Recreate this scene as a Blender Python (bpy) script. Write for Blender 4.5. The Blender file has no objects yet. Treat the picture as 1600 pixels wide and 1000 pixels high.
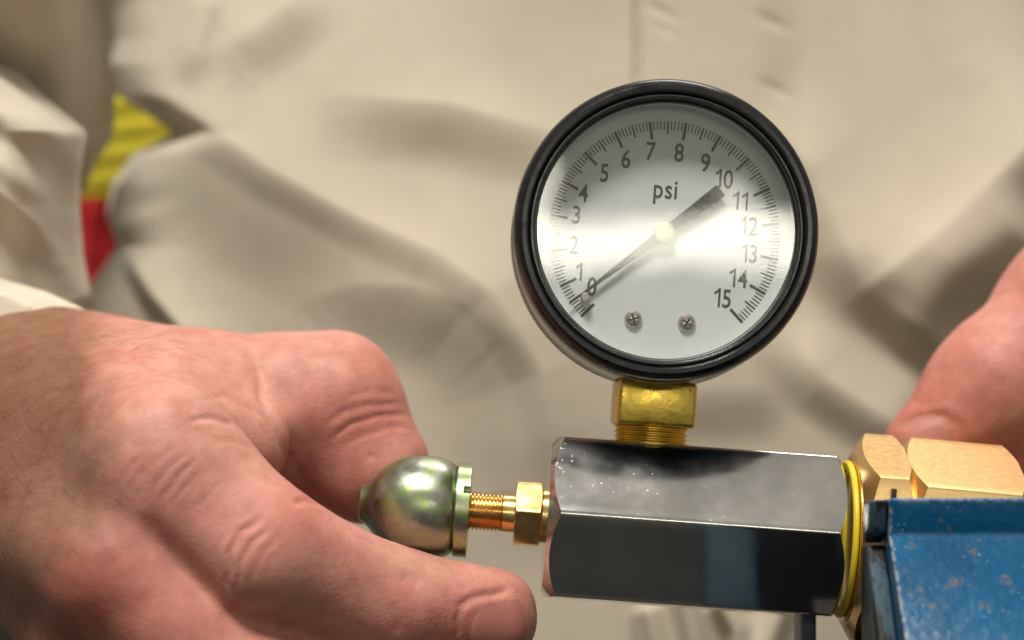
import bpy, bmesh, math, random
import numpy as np
from mathutils import Vector, Matrix
from mathutils.bvhtree import BVHTree

R = math.radians
random.seed(7)
rng = np.random.default_rng(7)
SC = bpy.context.scene
COL = SC.collection

# ------------------------------------------------------------------ camera
S = 0.13333e-3            # metres per photo pixel in the plane of the gauge stem (Y = 0)
D = 0.42                  # camera distance from that plane
cam = bpy.data.cameras.new('camera')
cam.sensor_width = 36.0
cam.lens = 36.0 * D / (1600 * S)
cam.clip_start = 0.01
cam.clip_end = 20
cam.dof.use_dof = True
cam.dof.focus_distance = D - 0.012
cam.dof.aperture_fstop = 7.5
co = bpy.data.objects.new('camera', cam)
co.location = (0, -D, 0)
co.rotation_euler = (R(90), 0, 0)
COL.objects.link(co)
SC.camera = co

# ------------------------------------------------------------------ world: dim workshop, pale ceiling, dark floor
W = bpy.data.worlds.new('World')
SC.world = W
W.use_nodes = True
nt = W.node_tree
nt.nodes.clear()
wo = nt.nodes.new('ShaderNodeOutputWorld')
bg = nt.nodes.new('ShaderNodeBackground')
tc = nt.nodes.new('ShaderNodeTexCoord')
sp = nt.nodes.new('ShaderNodeSeparateXYZ')
rp = nt.nodes.new('ShaderNodeValToRGB')
ma = nt.nodes.new('ShaderNodeMath'); ma.operation = 'MULTIPLY_ADD'
ma.inputs[1].default_value = 0.5; ma.inputs[2].default_value = 0.5
rp.color_ramp.elements[0].position = 0.25
rp.color_ramp.elements[0].color = (0.085, 0.08, 0.07, 1)
rp.color_ramp.elements[1].position = 0.75
rp.color_ramp.elements[1].color = (0.40, 0.385, 0.35, 1)
nt.links.new(tc.outputs['Generated'], sp.inputs[0])
nt.links.new(sp.outputs['Z'], ma.inputs[0])
nt.links.new(ma.outputs[0], rp.inputs[0])
wn = nt.nodes.new('ShaderNodeTexNoise'); wn.inputs['Scale'].default_value = 3.2; wn.inputs['Detail'].default_value = 3
wr = nt.nodes.new('ShaderNodeValToRGB')
wr.color_ramp.elements[0].position = 0.36; wr.color_ramp.elements[0].color = (0.55, 0.56, 0.58, 1)
wr.color_ramp.elements[1].position = 0.66; wr.color_ramp.elements[1].color = (1.6, 1.5, 1.35, 1)
wm = nt.nodes.new('ShaderNodeMix'); wm.data_type = 'RGBA'; wm.blend_type = 'MULTIPLY'; wm.inputs[0].default_value = 1.0
nt.links.new(tc.outputs['Generated'], wn.inputs['Vector'])
nt.links.new(wn.outputs['Fac'], wr.inputs[0])
nt.links.new(rp.outputs[0], wm.inputs[6]); nt.links.new(wr.outputs[0], wm.inputs[7])
nt.links.new(wm.outputs[2], bg.inputs['Color'])
bg.inputs['Strength'].default_value = 0.85
nt.links.new(bg.outputs[0], wo.inputs['Surface'])

# ------------------------------------------------------------------ lamps (workshop ceiling and strip fixtures, plus added lights)
def area(name, loc, target, sx, sy, energy, col=(1, 0.95, 0.88)):
    l = bpy.data.lights.new(name, 'AREA')
    l.shape = 'RECTANGLE'; l.size = sx; l.size_y = sy
    l.energy = energy; l.color = col
    o = bpy.data.objects.new(name, l)
    o.location = loc
    d = Vector(target) - Vector(loc)
    o.rotation_euler = d.to_track_quat('-Z', 'Y').to_euler()
    COL.objects.link(o)
    return o
area('ceiling_lamp', (-0.14, -0.52, 1.06), (0, 0.05, 0), 0.36, 0.22, 17.5)
area('rear_brass_light', (0.25, 0.62, 1.25), (0.05, 0, 0), 0.60, 0.30, 6.0)  # added light out of view that brightens the brass tops
area('strip_lamp', (0.124, -1.25, 0.236), (0.03, 0, 0), 0.62, 0.046, 0.95, (1, 0.97, 0.80))
area('side_glare_light', (0.018, -1.25, 0.272), (0.03, 0, 0), 0.036, 0.085, 0.10, (1, 0.97, 0.80))  # added light that widens the glare on the dial's left
area('small_glare_light', (0.200, -1.25, 0.272), (0.03, 0, 0), 0.022, 0.050, 0.014, (1, 0.97, 0.80))  # added light for a patch of glare on the dial's right

vs = SC.view_settings
vs.view_transform = 'Standard'
vs.look = 'None'
vs.exposure = 0.0
vs.gamma = 1.0
vs.use_curve_mapping = False
SC.cycles.use_denoising = True
SC.cycles.max_bounces = 10

# ------------------------------------------------------------------ helpers
def P(px, py, y=0.0):
    """photo pixel at depth y millimetres behind the stem plane -> world point"""
    k = (D + y * 1e-3) / D * S
    return Vector(((px - 800) * k, y * 1e-3, (500 - py) * k))

def mesh_obj(name, verts, faces, mat, parent=None, smooth=True, sharp=None, M=None):
    me = bpy.data.meshes.new(name)
    me.from_pydata([tuple(v) for v in verts], [], faces)
    me.update()
    if mat:
        me.materials.append(mat)
    if smooth:
        me.polygons.foreach_set('use_smooth', [True] * len(me.polygons))
        if sharp is not None:
            me.set_sharp_from_angle(angle=R(sharp))
    o = bpy.data.objects.new(name, me)
    COL.objects.link(o)
    if parent:
        o.parent = parent
    if M is not None:
        o.matrix_local = M
    return o

def bm_obj(name, bm, mat, parent=None, smooth=True, sharp=35, M=None):
    bmesh.ops.recalc_face_normals(bm, faces=bm.faces)
    me = bpy.data.meshes.new(name)
    bm.to_mesh(me); bm.free()
    if mat:
        me.materials.append(mat)
    if smooth:
        me.polygons.foreach_set('use_smooth', [True] * len(me.polygons))
        me.set_sharp_from_angle(angle=R(sharp))
    o = bpy.data.objects.new(name, me)
    COL.objects.link(o)
    if parent:
        o.parent = parent
    if M is not None:
        o.matrix_local = M
    return o

def empty(name, loc, label, cat, rot=(0, 0, 0), group=None):
    o = bpy.data.objects.new(name, None)
    o.empty_display_size = 0.005
    o.location = loc
    o.rotation_euler = rot
    o['label'] = label; o['category'] = cat
    if group:
        o['group'] = group
    COL.objects.link(o)
    return o

def lathe(profile, axis='Y', n=96, closed=False):
    """profile: (radius mm, axial mm) list, spun about a local axis."""
    verts, faces = [], []
    m = len(profile)
    for i in range(n):
        a = 2 * math.pi * i / n
        c, s = math.cos(a), math.sin(a)
        for r, t in profile:
            if axis == 'Y':
                verts.append((r * c * 1e-3, t * 1e-3, r * s * 1e-3))
            elif axis == 'X':
                verts.append((t * 1e-3, r * c * 1e-3, r * s * 1e-3))
            else:
                verts.append((r * c * 1e-3, r * s * 1e-3, t * 1e-3))
    for i in range(n):
        j = (i + 1) % n
        for k in range(m if closed else m - 1):
            l = (k + 1) % m
            faces.append((i * m + k, j * m + k, j * m + l, i * m + l))
    return verts, faces

def lathe_obj(name, profile, mat, parent, axis='Y', n=96, closed=False, sharp=32, M=None):
    v, f = lathe(profile, axis, n, closed)
    bm = bmesh.new()
    vv = [bm.verts.new(p) for p in v]
    for q in f:
        try:
            bm.faces.new([vv[k] for k in q])
        except ValueError:
            pass
    bmesh.ops.remove_doubles(bm, verts=bm.verts, dist=1e-7)
    return bm_obj(name, bm, mat, parent, True, sharp, M)

def round_poly(n, Rc, rr, rot, seg=5):
    """regular n-gon, corner radius Rc, rounded corners; returns list of (angle-ordered) 2D points."""
    pts = []
    ap = Rc * math.cos(math.pi / n)
    for k in range(n):
        a = rot + 2 * math.pi * k / n
        c = Vector((math.cos(a), math.sin(a))) * (Rc - rr / math.cos(math.pi / n))
        for s in range(seg):
            b = a + (s / (seg - 1) - 0.5) * 2 * math.pi / n
            pts.append((c.x + rr * math.cos(b), c.y + rr * math.sin(b)))
    # straight sides get extra samples so chamfer arcs read as curves
    out = []
    for i, p in enumerate(pts):
        q = pts[(i + 1) % len(pts)]
        out.append(p)
        if (i % seg) == seg - 1:
            for t in range(1, 12):
                out.append((p[0] + (q[0] - p[0]) * t / 12, p[1] + (q[1] - p[1]) * t / 12))
    return out

def hex_body(name, L, Rc, mat, parent, rot, chamL, chamR, tan=0.577, rr=0.5, M=None, x0=0.0, n=6):
    """hex bar along local X from x0 to x0+L with chamfered (coned) ends.
    angle 0 = towards camera (-Y), 90 = up."""
    pts = round_poly(n, Rc, rr, rot)
    bm = bmesh.new()
    rows = [[], [], [], []]
    for (a, b) in pts:
        r = math.hypot(a, b)
        for i, (cham, side) in enumerate(((chamL, 0), (chamR, 1))):
            xe = x0 if side == 0 else x0 + L
            sg = 1 if side == 0 else -1
            if cham is None:
                rows[side * 3].append(bm.verts.new((xe * 1e-3, -a * 1e-3, b * 1e-3)))
                rows[1 + side].append(rows[side * 3][-1])
            else:
                k = min(1.0, cham / r)
                rows[side * 3].append(bm.verts.new((xe * 1e-3, -a * k * 1e-3, b * k * 1e-3)))
                if r > cham + 1e-4:
                    rows[1 + side].append(bm.verts.new(((xe + sg * (r - cham) * tan) * 1e-3, -a * 1e-3, b * 1e-3)))
                else:
                    rows[1 + side].append(rows[side * 3][-1])
    N = len(pts)
    for i in range(N):
        j = (i + 1) % N
        for (A, B) in ((rows[0], rows[1]), (rows[1], rows[2]), (rows[2], rows[3])):
            q = []
            for v in (A[i], A[j], B[j], B[i]):
                if v not in q:
                    q.append(v)
            if len(q) >= 3:
                try:
                    bm.faces.new(q)
                except ValueError:
                    pass
    bm.faces.new(rows[0]); bm.faces.new(rows[3])
    return bm_obj(name, bm, mat, parent, True, 24, M)

def box(name, c, s, mat, parent, bev=0.0, M=None, seg=3):
    bm = bmesh.new()
    bmesh.ops.create_cube(bm, size=1.0)
    for v in bm.verts:
        v.co = Vector(((v.co.x * s[0] + c[0]) * 1e-3, (v.co.y * s[1] + c[1]) * 1e-3, (v.co.z * s[2] + c[2]) * 1e-3))
    if bev:
        bmesh.ops.bevel(bm, geom=list(bm.edges), offset=bev * 1e-3, segments=seg, profile=0.5, affect='EDGES')
    return bm_obj(name, bm, mat, parent, True, 40, M)

# ------------------------------------------------------------------ materials
class Mat:
    def __init__(self, name, base=(0.5, 0.5, 0.5), rough=0.5, metal=0.0, **kw):
        m = bpy.data.materials.new(name)
        m.use_nodes = True
        self.m = m; self.nt = m.node_tree
        self.b = self.nt.nodes['Principled BSDF']
        self.b.inputs['Base Color'].default_value = (*base, 1)
        self.b.inputs['Roughness'].default_value = rough
        self.b.inputs['Metallic'].default_value = metal
        for k, v in kw.items():
            self.b.inputs[k.replace('_', ' ')].default_value = v
        self.tc = self.nt.nodes.new('ShaderNodeTexCoord')
    def node(self, t, **inp):
        n = self.nt.nodes.new(t)
        for k, v in inp.items():
            n.inputs[k].default_value = v
        return n
    def link(self, a, b):
        self.nt.links.new(a, b)
    def noise(self, scale, detail=4.0, rough=0.55, stretch=None, dist=0.0):
        n = self.node('ShaderNodeTexNoise', Scale=scale, Detail=detail, Roughness=rough, Distortion=dist)
        src = self.tc.outputs['Object']
        if stretch:
            mp = self.node('ShaderNodeMapping', Scale=stretch)
            self.link(src, mp.inputs['Vector']); src = mp.outputs[0]
        self.link(src, n.inputs['Vector'])
        return n.outputs['Fac']
    def voronoi(self, scale, rnd=1.0):
        n = self.node('ShaderNodeTexVoronoi', Scale=scale, Randomness=rnd)
        self.link(self.tc.outputs['Object'], n.inputs['Vector'])
        return n.outputs['Distance']
    def ramp(self, fac, stops):
        r = self.node('ShaderNodeValToRGB')
        e = r.color_ramp.elements
        while len(e) < len(stops):
            e.new(0.5)
        for el, (p, c) in zip(e, stops):
            el.position = p
            el.color = (*c, 1) if len(c) == 3 else c
        self.link(fac, r.inputs[0])
        return r.outputs[0]
    def mix(self, fac, a, b, mode='MIX'):
        n = self.nt.nodes.new('ShaderNodeMix')
        n.data_type = 'RGBA'; n.blend_type = mode
        for sock, v in ((n.inputs[0], fac), (n.inputs[6], a), (n.inputs[7], b)):
            if isinstance(v, (int, float)):
                sock.default_value = v
            elif isinstance(v, tuple):
                sock.default_value = (*v, 1)
            else:
                self.link(v, sock)
        return n.outputs[2]
    def rangemap(self, v, a, b, c, d):
        n = self.node('ShaderNodeMapRange')
        n.inputs['From Min'].default_value = a; n.inputs['From Max'].default_value = b
        n.inputs['To Min'].default_value = c; n.inputs['To Max'].default_value = d
        self.link(v, n.inputs['Value'])
        return n.outputs['Result']
    def bump(self, h, strength, dist, prev=None):
        n = self.node('ShaderNodeBump', Strength=strength, Distance=dist)
        self.link(h, n.inputs['Height'])
        if prev is not None:
            self.link(prev, n.inputs['Normal'])
        self.link(n.outputs[0], self.b.inputs['Normal'])
        return n.outputs[0]
    def base(self, sock):
        self.link(sock, self.b.inputs['Base Color'])
    def rough(self, sock):
        self.link(sock, self.b.inputs['Roughness'])

def mk_black():
    k = Mat('black_enamel', (0.006, 0.006, 0.007), 0.22)
    k.rough(k.rangemap(k.noise(300), 0.3, 0.7, 0.16, 0.30))
    k.bump(k.noise(900), 0.05, 0.0002)
    return k.m
M_BLACK = mk_black()
M_INNER = Mat('dark_rubber', (0.035, 0.036, 0.034), 0.5).m
def mk_case():
    k = Mat('steel_case', (0.42, 0.41, 0.40), 0.28, 1.0)
    k.rough(k.rangemap(k.noise(400), 0.3, 0.7, 0.2, 0.38))
    return k.m
M_CASE = mk_case()
def mk_dial():
    k = Mat('dial_white', (0.84, 0.86, 0.84), 0.5)
    k.base(k.ramp(k.noise(120, 3), [(0.35, (0.58, 0.61, 0.60)), (0.7, (0.63, 0.655, 0.64))]))
    return k.m
M_DIAL = mk_dial()
M_PRINT = Mat('print_black', (0.045, 0.045, 0.05), 0.5).m
M_POINTER = Mat('pointer_black', (0.03, 0.032, 0.03), 0.4).m
M_HUB = Mat('hub_brass', (0.82, 0.72, 0.42), 0.35, 1.0).m
M_PIN = Mat('dull_pin', (0.45, 0.43, 0.38), 0.45, 1.0).m
M_SCREW = Mat('nickel_screw', (0.62, 0.58, 0.54), 0.22, 1.0).m

def mk_glass():
    m = bpy.data.materials.new('dial_glass'); m.use_nodes = True
    t = m.node_tree; t.nodes.clear()
    o = t.nodes.new('ShaderNodeOutputMaterial')
    mx = t.nodes.new('ShaderNodeMixShader')
    lw = t.nodes.new('ShaderNodeLayerWeight'); lw.inputs['Blend'].default_value = 0.5
    pw = t.nodes.new('ShaderNodeMath'); pw.operation = 'POWER'; pw.inputs[1].default_value = 5
    fr = t.nodes.new('ShaderNodeMath'); fr.operation = 'MULTIPLY_ADD'; fr.inputs[1].default_value = 0.91; fr.inputs[2].default_value = 0.085
    t.links.new(lw.outputs['Facing'], pw.inputs[0]); t.links.new(pw.outputs[0], fr.inputs[0])
    tr = t.nodes.new('ShaderNodeBsdfTransparent'); tr.inputs['Color'].default_value = (0.985, 0.99, 0.985, 1)
    gl = t.nodes.new('ShaderNodeBsdfGlossy'); gl.inputs['Roughness'].default_value = 0.035
    tcn = t.nodes.new('ShaderNodeTexCoord')
    nz = t.nodes.new('ShaderNodeTexNoise'); nz.inputs['Scale'].default_value = 38; nz.inputs['Detail'].default_value = 1
    bp = t.nodes.new('ShaderNodeBump'); bp.inputs['Strength'].default_value = 0.04; bp.inputs['Distance'].default_value = 0.0025
    t.links.new(tcn.outputs['Object'], nz.inputs['Vector'])
    t.links.new(nz.outputs['Fac'], bp.inputs['Height'])
    t.links.new(bp.outputs[0], gl.inputs['Normal'])
    t.links.new(fr.outputs[0], mx.inputs[0])
    t.links.new(tr.outputs[0], mx.inputs[1])
    t.links.new(gl.outputs[0], mx.inputs[2])
    t.links.new(mx.outputs[0], o.inputs['Surface'])
    return m
M_GLASS = mk_glass()

def mk_chrome():
    k = Mat('chrome_plate', (0.50, 0.51, 0.53), 0.08, 1.0)
    n1 = k.noise(70, 5)
    k.base(k.ramp(k.noise(38, 6, 0.7, None, 0.6), [(0.3, (0.52, 0.525, 0.53)), (0.7, (0.74, 0.73, 0.70))]))
    k.rough(k.rangemap(n1, 0.35, 0.7, 0.08, 0.17))
    sp = k.voronoi(1700)
    spk = k.rangemap(sp, 0.0, 0.10, 1.0, 0.0)
    ms = k.noise(160, 2)
    mm = k.node('ShaderNodeMath'); mm.operation = 'MULTIPLY'
    k.link(spk, mm.inputs[0]); k.link(k.rangemap(ms, 0.50, 0.60, 0.0, 1.0), mm.inputs[1])
    b1 = k.bump(mm.outputs[0], 0.16, 0.0001)
    b1 = k.bump(k.noise(300, 3, 0.6, (0.15, 1.5, 1.5)), 0.05, 0.0001, b1)
    k.bump(k.noise(35, 1), 0.03, 0.002, b1)
    return k.m
M_CHROME = mk_chrome()

def mk_brass(name, c1, c2, r0, r1, bs=0.15, scale=200, stretch=None):
    k = Mat(name, c1, r0, 1.0)
    k.base(k.ramp(k.noise(scale * 0.5, 5, 0.6), [(0.3, c1), (0.72, c2)]))
    k.rough(k.rangemap(k.noise(scale, 4, 0.6, stretch), 0.3, 0.7, r0, r1))
    k.bump(k.noise(scale * 3, 4, 0.6, stretch), bs, 0.0002)
    return k.m
M_BRASS_STEM = mk_brass('stem_brass', (0.62, 0.42, 0.07), (0.78, 0.58, 0.13), 0.22, 0.42, 0.3, 250)
M_BRASS_BRIGHT = mk_brass('bright_brass', (0.72, 0.47, 0.16), (0.82, 0.58, 0.24), 0.16, 0.3, 0.1, 300)
M_BRASS_SATIN = mk_brass('satin_brass', (0.80, 0.53, 0.245), (0.81, 0.545, 0.26), 0.28, 0.36, 0.015, 900)

def mk_zinc():
    k = Mat('passivated_zinc', (0.45, 0.45, 0.4), 0.15, 1.0)
    a = k.ramp(k.noise(110, 3, 0.55, None, 1.5), [(0.30, (0.46, 0.45, 0.43)), (0.47, (0.36, 0.40, 0.29)), (0.56, (0.36, 0.50, 0.20)), (0.68, (0.55, 0.43, 0.42)), (0.8, (0.42, 0.38, 0.40))])
    k.base(a)
    k.rough(k.rangemap(k.noise(260, 4), 0.3, 0.7, 0.24, 0.42))
    k.bump(k.noise(160, 3), 0.12, 0.0008)
    return k.m
M_ZINC = mk_zinc()
M_TAPE = Mat('yellow_seal', (0.72, 0.55, 0.02), 0.45).m

def mk_blue():
    k = Mat('blue_paint', (0.012, 0.13, 0.29), 0.30)
    k.b.inputs['Specular IOR Level'].default_value = 0.28
    c = k.ramp(k.noise(60, 6, 0.65), [(0.30, (0.005, 0.072, 0.165)), (0.55, (0.006, 0.098, 0.23)), (0.66, (0.008, 0.115, 0.255)), (0.74, (0.06, 0.10, 0.14)), (0.80, (0.10, 0.12, 0.13))])
    bv = k.node('ShaderNodeBevel', Radius=0.0011); bv.samples = 6
    ge = k.nt.nodes.new('ShaderNodeNewGeometry')
    dt = k.nt.nodes.new('ShaderNodeVectorMath'); dt.operation = 'DOT_PRODUCT'
    k.link(bv.outputs[0], dt.inputs[0]); k.link(ge.outputs['True Normal'], dt.inputs[1])
    ed = k.rangemap(dt.outputs['Value'], 0.90, 0.99, 1.0, 0.0)
    mw = k.node('ShaderNodeMath'); mw.operation = 'MULTIPLY'
    k.link(ed, mw.inputs[0]); k.link(k.rangemap(k.noise(520, 4, 0.7), 0.42, 0.56, 0.0, 0.9), mw.inputs[1])
    c = k.mix(mw.outputs[0], c, (0.42, 0.44, 0.45))
    fl = k.node('ShaderNodeMath'); fl.operation = 'MULTIPLY'
    k.link(k.rangemap(k.voronoi(800), 0.10, 0.20, 0.9, 0.0), fl.inputs[0])
    k.link(k.rangemap(k.noise(150, 4, 0.7), 0.54, 0.62, 0.0, 1.0), fl.inputs[1])
    c = k.mix(fl.outputs[0], c, (0.40, 0.46, 0.50))
    ch = k.node('ShaderNodeMath'); ch.operation = 'MULTIPLY'
    k.link(k.rangemap(k.noise(240, 4, 0.7), 0.62, 0.66, 0.0, 1.0), ch.inputs[0]); ch.inputs[1].default_value = 0.8
    c = k.mix(ch.outputs[0], c, (0.13, 0.13, 0.12))
    k.base(c)
    b = k.bump(k.noise(900, 3), 0.3, 0.0003)
    k.bump(k.voronoi(420), 0.25, 0.0003, b)
    return k.m
M_BLUE = mk_blue()
def mk_grime(name, c1, c2, r):
    k = Mat(name, c1, r)
    k.base(k.ramp(k.noise(170, 5, 0.65), [(0.36, c1), (0.66, c2)]))
    k.b.inputs['Specular IOR Level'].default_value = 0.15
    k.bump(k.noise(500, 4), 0.4, 0.0004)
    return k.m
M_DKBLUE = mk_grime('grimy_blue_paint', (0.022, 0.05, 0.075), (0.05, 0.06, 0.06), 0.4)
M_PALEBLUE = mk_grime('worn_blue_grey', (0.10, 0.14, 0.17), (0.16, 0.18, 0.19), 0.4)
M_PIT = mk_grime('greasy_iron', (0.012, 0.008, 0.006), (0.022, 0.016, 0.011), 0.5)
def mk_wedge():
    k = Mat('worn_wedge', (0.02, 0.015, 0.01), 0.5)
    k.b.inputs['Specular IOR Level'].default_value = 0.2
    k.base(k.ramp(k.noise(170, 4, 0.6, (2.2, 1.0, 0.22), 0.4), [(0.40, (0.012, 0.008, 0.006)), (0.50, (0.02, 0.016, 0.013)), (0.55, (0.035, 0.07, 0.10)), (0.64, (0.05, 0.09, 0.12)), (0.72, (0.016, 0.012, 0.01))]))
    k.bump(k.noise(400, 4), 0.4, 0.0004)
    return k.m
M_WEDGE = mk_wedge()
M_MATT = Mat('matt_black', (0.006, 0.006, 0.007), 0.9, 0.0, Specular_IOR_Level=0.05).m
M_REFLBLUE = mk_grime('reflection_blue', (0.016, 0.04, 0.06), (0.028, 0.045, 0.058), 0.6)  # dull blue of the added block mirrored in the chrome
M_DARKIN = mk_brass('recess_shade', (0.06, 0.045, 0.035), (0.11, 0.09, 0.07), 0.4, 0.7, 0.4)  # dark tone standing in for the shade inside recesses

def mk_cloth(name, base, weave=2600, var=0.06):
    k = Mat(name, base, 0.9)
    k.b.inputs['Sheen Weight'].default_value = 0.15
    k.b.inputs['Sheen Roughness'].default_value = 0.5
    d = tuple(c * (1 - var) for c in base); l = tuple(min(1, c * (1 + var)) for c in base)
    k.base(k.ramp(k.noise(40, 5, 0.6), [(0.3, d), (0.7, l)]))
    b = k.bump(k.noise(weave, 2, 0.6, (1, 1, 0.35)), 0.25, 0.0003)
    k.bump(k.noise(50, 4), 0.10, 0.004, b)
    return k.m
M_SHIRT = mk_cloth('khaki_twill', (0.56, 0.495, 0.38))
M_CUFF = mk_cloth('khaki_cuff', (0.64, 0.56, 0.43))
M_TROUSER = mk_cloth('grey_trousers', (0.19, 0.20, 0.17))
M_YELLOW = mk_cloth('yellow_cloth', (0.48, 0.40, 0.015), 2000, 0.15)
M_RED = mk_cloth('red_cloth', (0.62, 0.03, 0.03), 2000, 0.15)

def mk_skin():
    k = Mat('skin', (0.5, 0.28, 0.2), 0.48)
    at = k.nt.nodes.new('ShaderNodeAttribute'); at.attribute_name = 'skin_tone'
    col = at.outputs['Color']
    mot = k.ramp(k.noise(260, 5, 0.6), [(0.3, (0.86, 0.80, 0.78)), (0.7, (1.08, 1.06, 1.05))])
    col = k.mix(1.0, col, mot, 'MULTIPLY')
    blo = k.ramp(k.noise(70, 4, 0.6, None, 0.8), [(0.32, (0.93, 0.82, 0.78)), (0.52, (1.0, 1.0, 1.0)), (0.70, (1.05, 1.10, 1.10))])
    col = k.mix(1.0, col, blo, 'MULTIPLY')
    k.base(col)
    k.b.inputs['Subsurface Weight'].default_value = 0.22
    k.b.inputs['Subsurface Radius'].default_value = (1.0, 0.35, 0.2)
    k.b.inputs['Subsurface Scale'].default_value = 0.0022
    k.rough(k.rangemap(k.noise(500), 0.3, 0.7, 0.46, 0.64))
    k.b.inputs['Specular IOR Level'].default_value = 0.38
    vn = k.node('ShaderNodeTexVoronoi', Scale=950.0); vn.feature = 'DISTANCE_TO_EDGE'
    nz = k.node('ShaderNodeTexNoise', Scale=300.0, Detail=2.0)
    k.link(k.tc.outputs['Object'], nz.inputs['Vector'])
    vm = k.nt.nodes.new('ShaderNodeVectorMath'); vm.operation = 'MULTIPLY_ADD'
    vm.inputs[1].default_value = (0.0016, 0.0016, 0.0016)
    k.link(nz.outputs['Color'], vm.inputs[0]); k.link(k.tc.outputs['Object'], vm.inputs[2])
    k.link(vm.outputs[0], vn.inputs['Vector'])
    b = k.bump(k.rangemap(vn.outputs['Distance'], 0.0, 0.22, 0.0, 1.0), 0.16, 0.0002)
    b = k.bump(k.noise(420, 5, 0.65, (1.0, 1.0, 1.0), 0.6), 0.18, 0.0006, b)
    k.bump(k.noise(120, 3), 0.16, 0.0012, b)
    return k.m
M_SKIN = mk_skin()
M_NAIL = Mat('fingernail', (0.42, 0.165, 0.125), 0.38, 0.0, Subsurface_Weight=0.2, Subsurface_Scale=0.001).m
M_NAIL_DULL = Mat('dull_fingernail', (0.46, 0.19, 0.15), 0.6).m
M_HAIR = Mat('arm_hair', (0.30, 0.20, 0.11), 0.4).m

# ------------------------------------------------------------------ person: shirt torso, sleeves
person = empty('person', P(760, 900, 120), 'person in khaki long-sleeved work shirt whose hands hold the gauge fitting', 'person')
PI_ = person.matrix_basis.inverted() if False else Matrix.Translation(-Vector(person.location))

def seg_dist(X, Y, pl):
    """signed distance (positive below/right-hand of travel) and nearest to polyline"""
    best = np.full(X.shape, 1e9); sign = np.ones(X.shape); along = np.zeros(X.shape)
    acc = 0.0
    tot = sum(math.hypot(b[0] - a[0], b[1] - a[1]) for a, b in zip(pl[:-1], pl[1:]))
    for (a, b) in zip(pl[:-1], pl[1:]):
        dx, dy = b[0] - a[0], b[1] - a[1]
        L = math.hypot(dx, dy)
        t = np.clip(((X - a[0]) * dx + (Y - a[1]) * dy) / (L * L), 0, 1)
        ex = X - (a[0] + t * dx); ey = Y - (a[1] + t * dy)
        d = np.hypot(ex, ey)
        s = np.sign(dx * ey - dy * ex)
        m = d < best
        best = np.where(m, d, best); sign = np.where(m, s, sign); along = np.where(m, (acc + t * L) / tot, along)
        acc += L
    return best * sign, along

def smooth01(t):
    t = np.clip(t, 0, 1)
    return t * t * (3 - 2 * t)

def shelf(X, Y, pl, amp, Wup, wdn, taper=0.15):
    """a fold that swells towards the viewer above the line and drops away below it (travel left -> right)"""
    d, al = seg_dist(X, Y, pl)
    tp = smooth01(al / taper) * smooth01((1 - al) / taper) if taper > 0 else 1.0
    up = np.exp(-np.abs(d) / Wup * 1.2) * np.exp(-(np.abs(d) / (2.2 * Wup)) ** 2)
    dn = 1 - smooth01(d / wdn)
    return amp * tp * np.where(d < 0, up, dn)

def ridge(X, Y, pl, amp, w, taper=0.2):
    d, al = seg_dist(X, Y, pl)
    tp = smooth01(al / taper) * smooth01((1 - al) / taper)
    return amp * tp * np.exp(-(d / w) ** 2)

def cloth_patch(name, mat, py0, py1, left, right, depth, nu, nv, parent, thick=1.2):
    """sheet of cloth; depth(X, Y) in mm (towards the viewer = smaller)."""
    v = np.linspace(0, 1, nv)[:, None] * np.ones((1, nu))
    u = np.linspace(0, 1, nu)[None, :] * np.ones((nv, 1))
    Yp = py0 + (py1 - py0) * v
    xl = left(Yp[:, 0])[:, None]; xr = right(Yp[:, 0])[:, None]
    Xp = xl + (xr - xl) * u
    Z = depth(Xp, Yp, u, v)
    k = (D + Z * 1e-3) / D * S
    V = np.stack([(Xp - 800) * k, Z * 1e-3, (500 - Yp) * k], -1).reshape(-1, 3)
    V = V - np.array(person.location)
    idx = np.arange(nu * nv).reshape(nv, nu)
    F = np.stack([idx[:-1, :-1], idx[1:, :-1], idx[1:, 1:], idx[:-1, 1:]], -1).reshape(-1, 4)
    o = mesh_obj(name, V.tolist(), F.tolist(), mat, parent)
    md = o.modifiers.new('thickness', 'SOLIDIFY'); md.thickness = thick * 1e-3; md.offset = -1
    return o

def interp(pts):
    xs = [p[0] for p in pts]; ys = [p[1] for p in pts]
    return lambda q: np.interp(q, xs, ys)

fold_noise = [(rng.uniform(0.004, 0.012), rng.uniform(-0.008, 0.008), rng.uniform(0, 6.28), rng.uniform(0.15, 0.5)) for _ in range(10)]
def soft_noise(X, Y):
    s = 0
    for (a, b, p, m) in fold_noise:
        s = s + m * np.sin(a * X + b * 1.7 * Y + p + 0.8 * np.sin(0.006 * Y + p))
    return s

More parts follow.
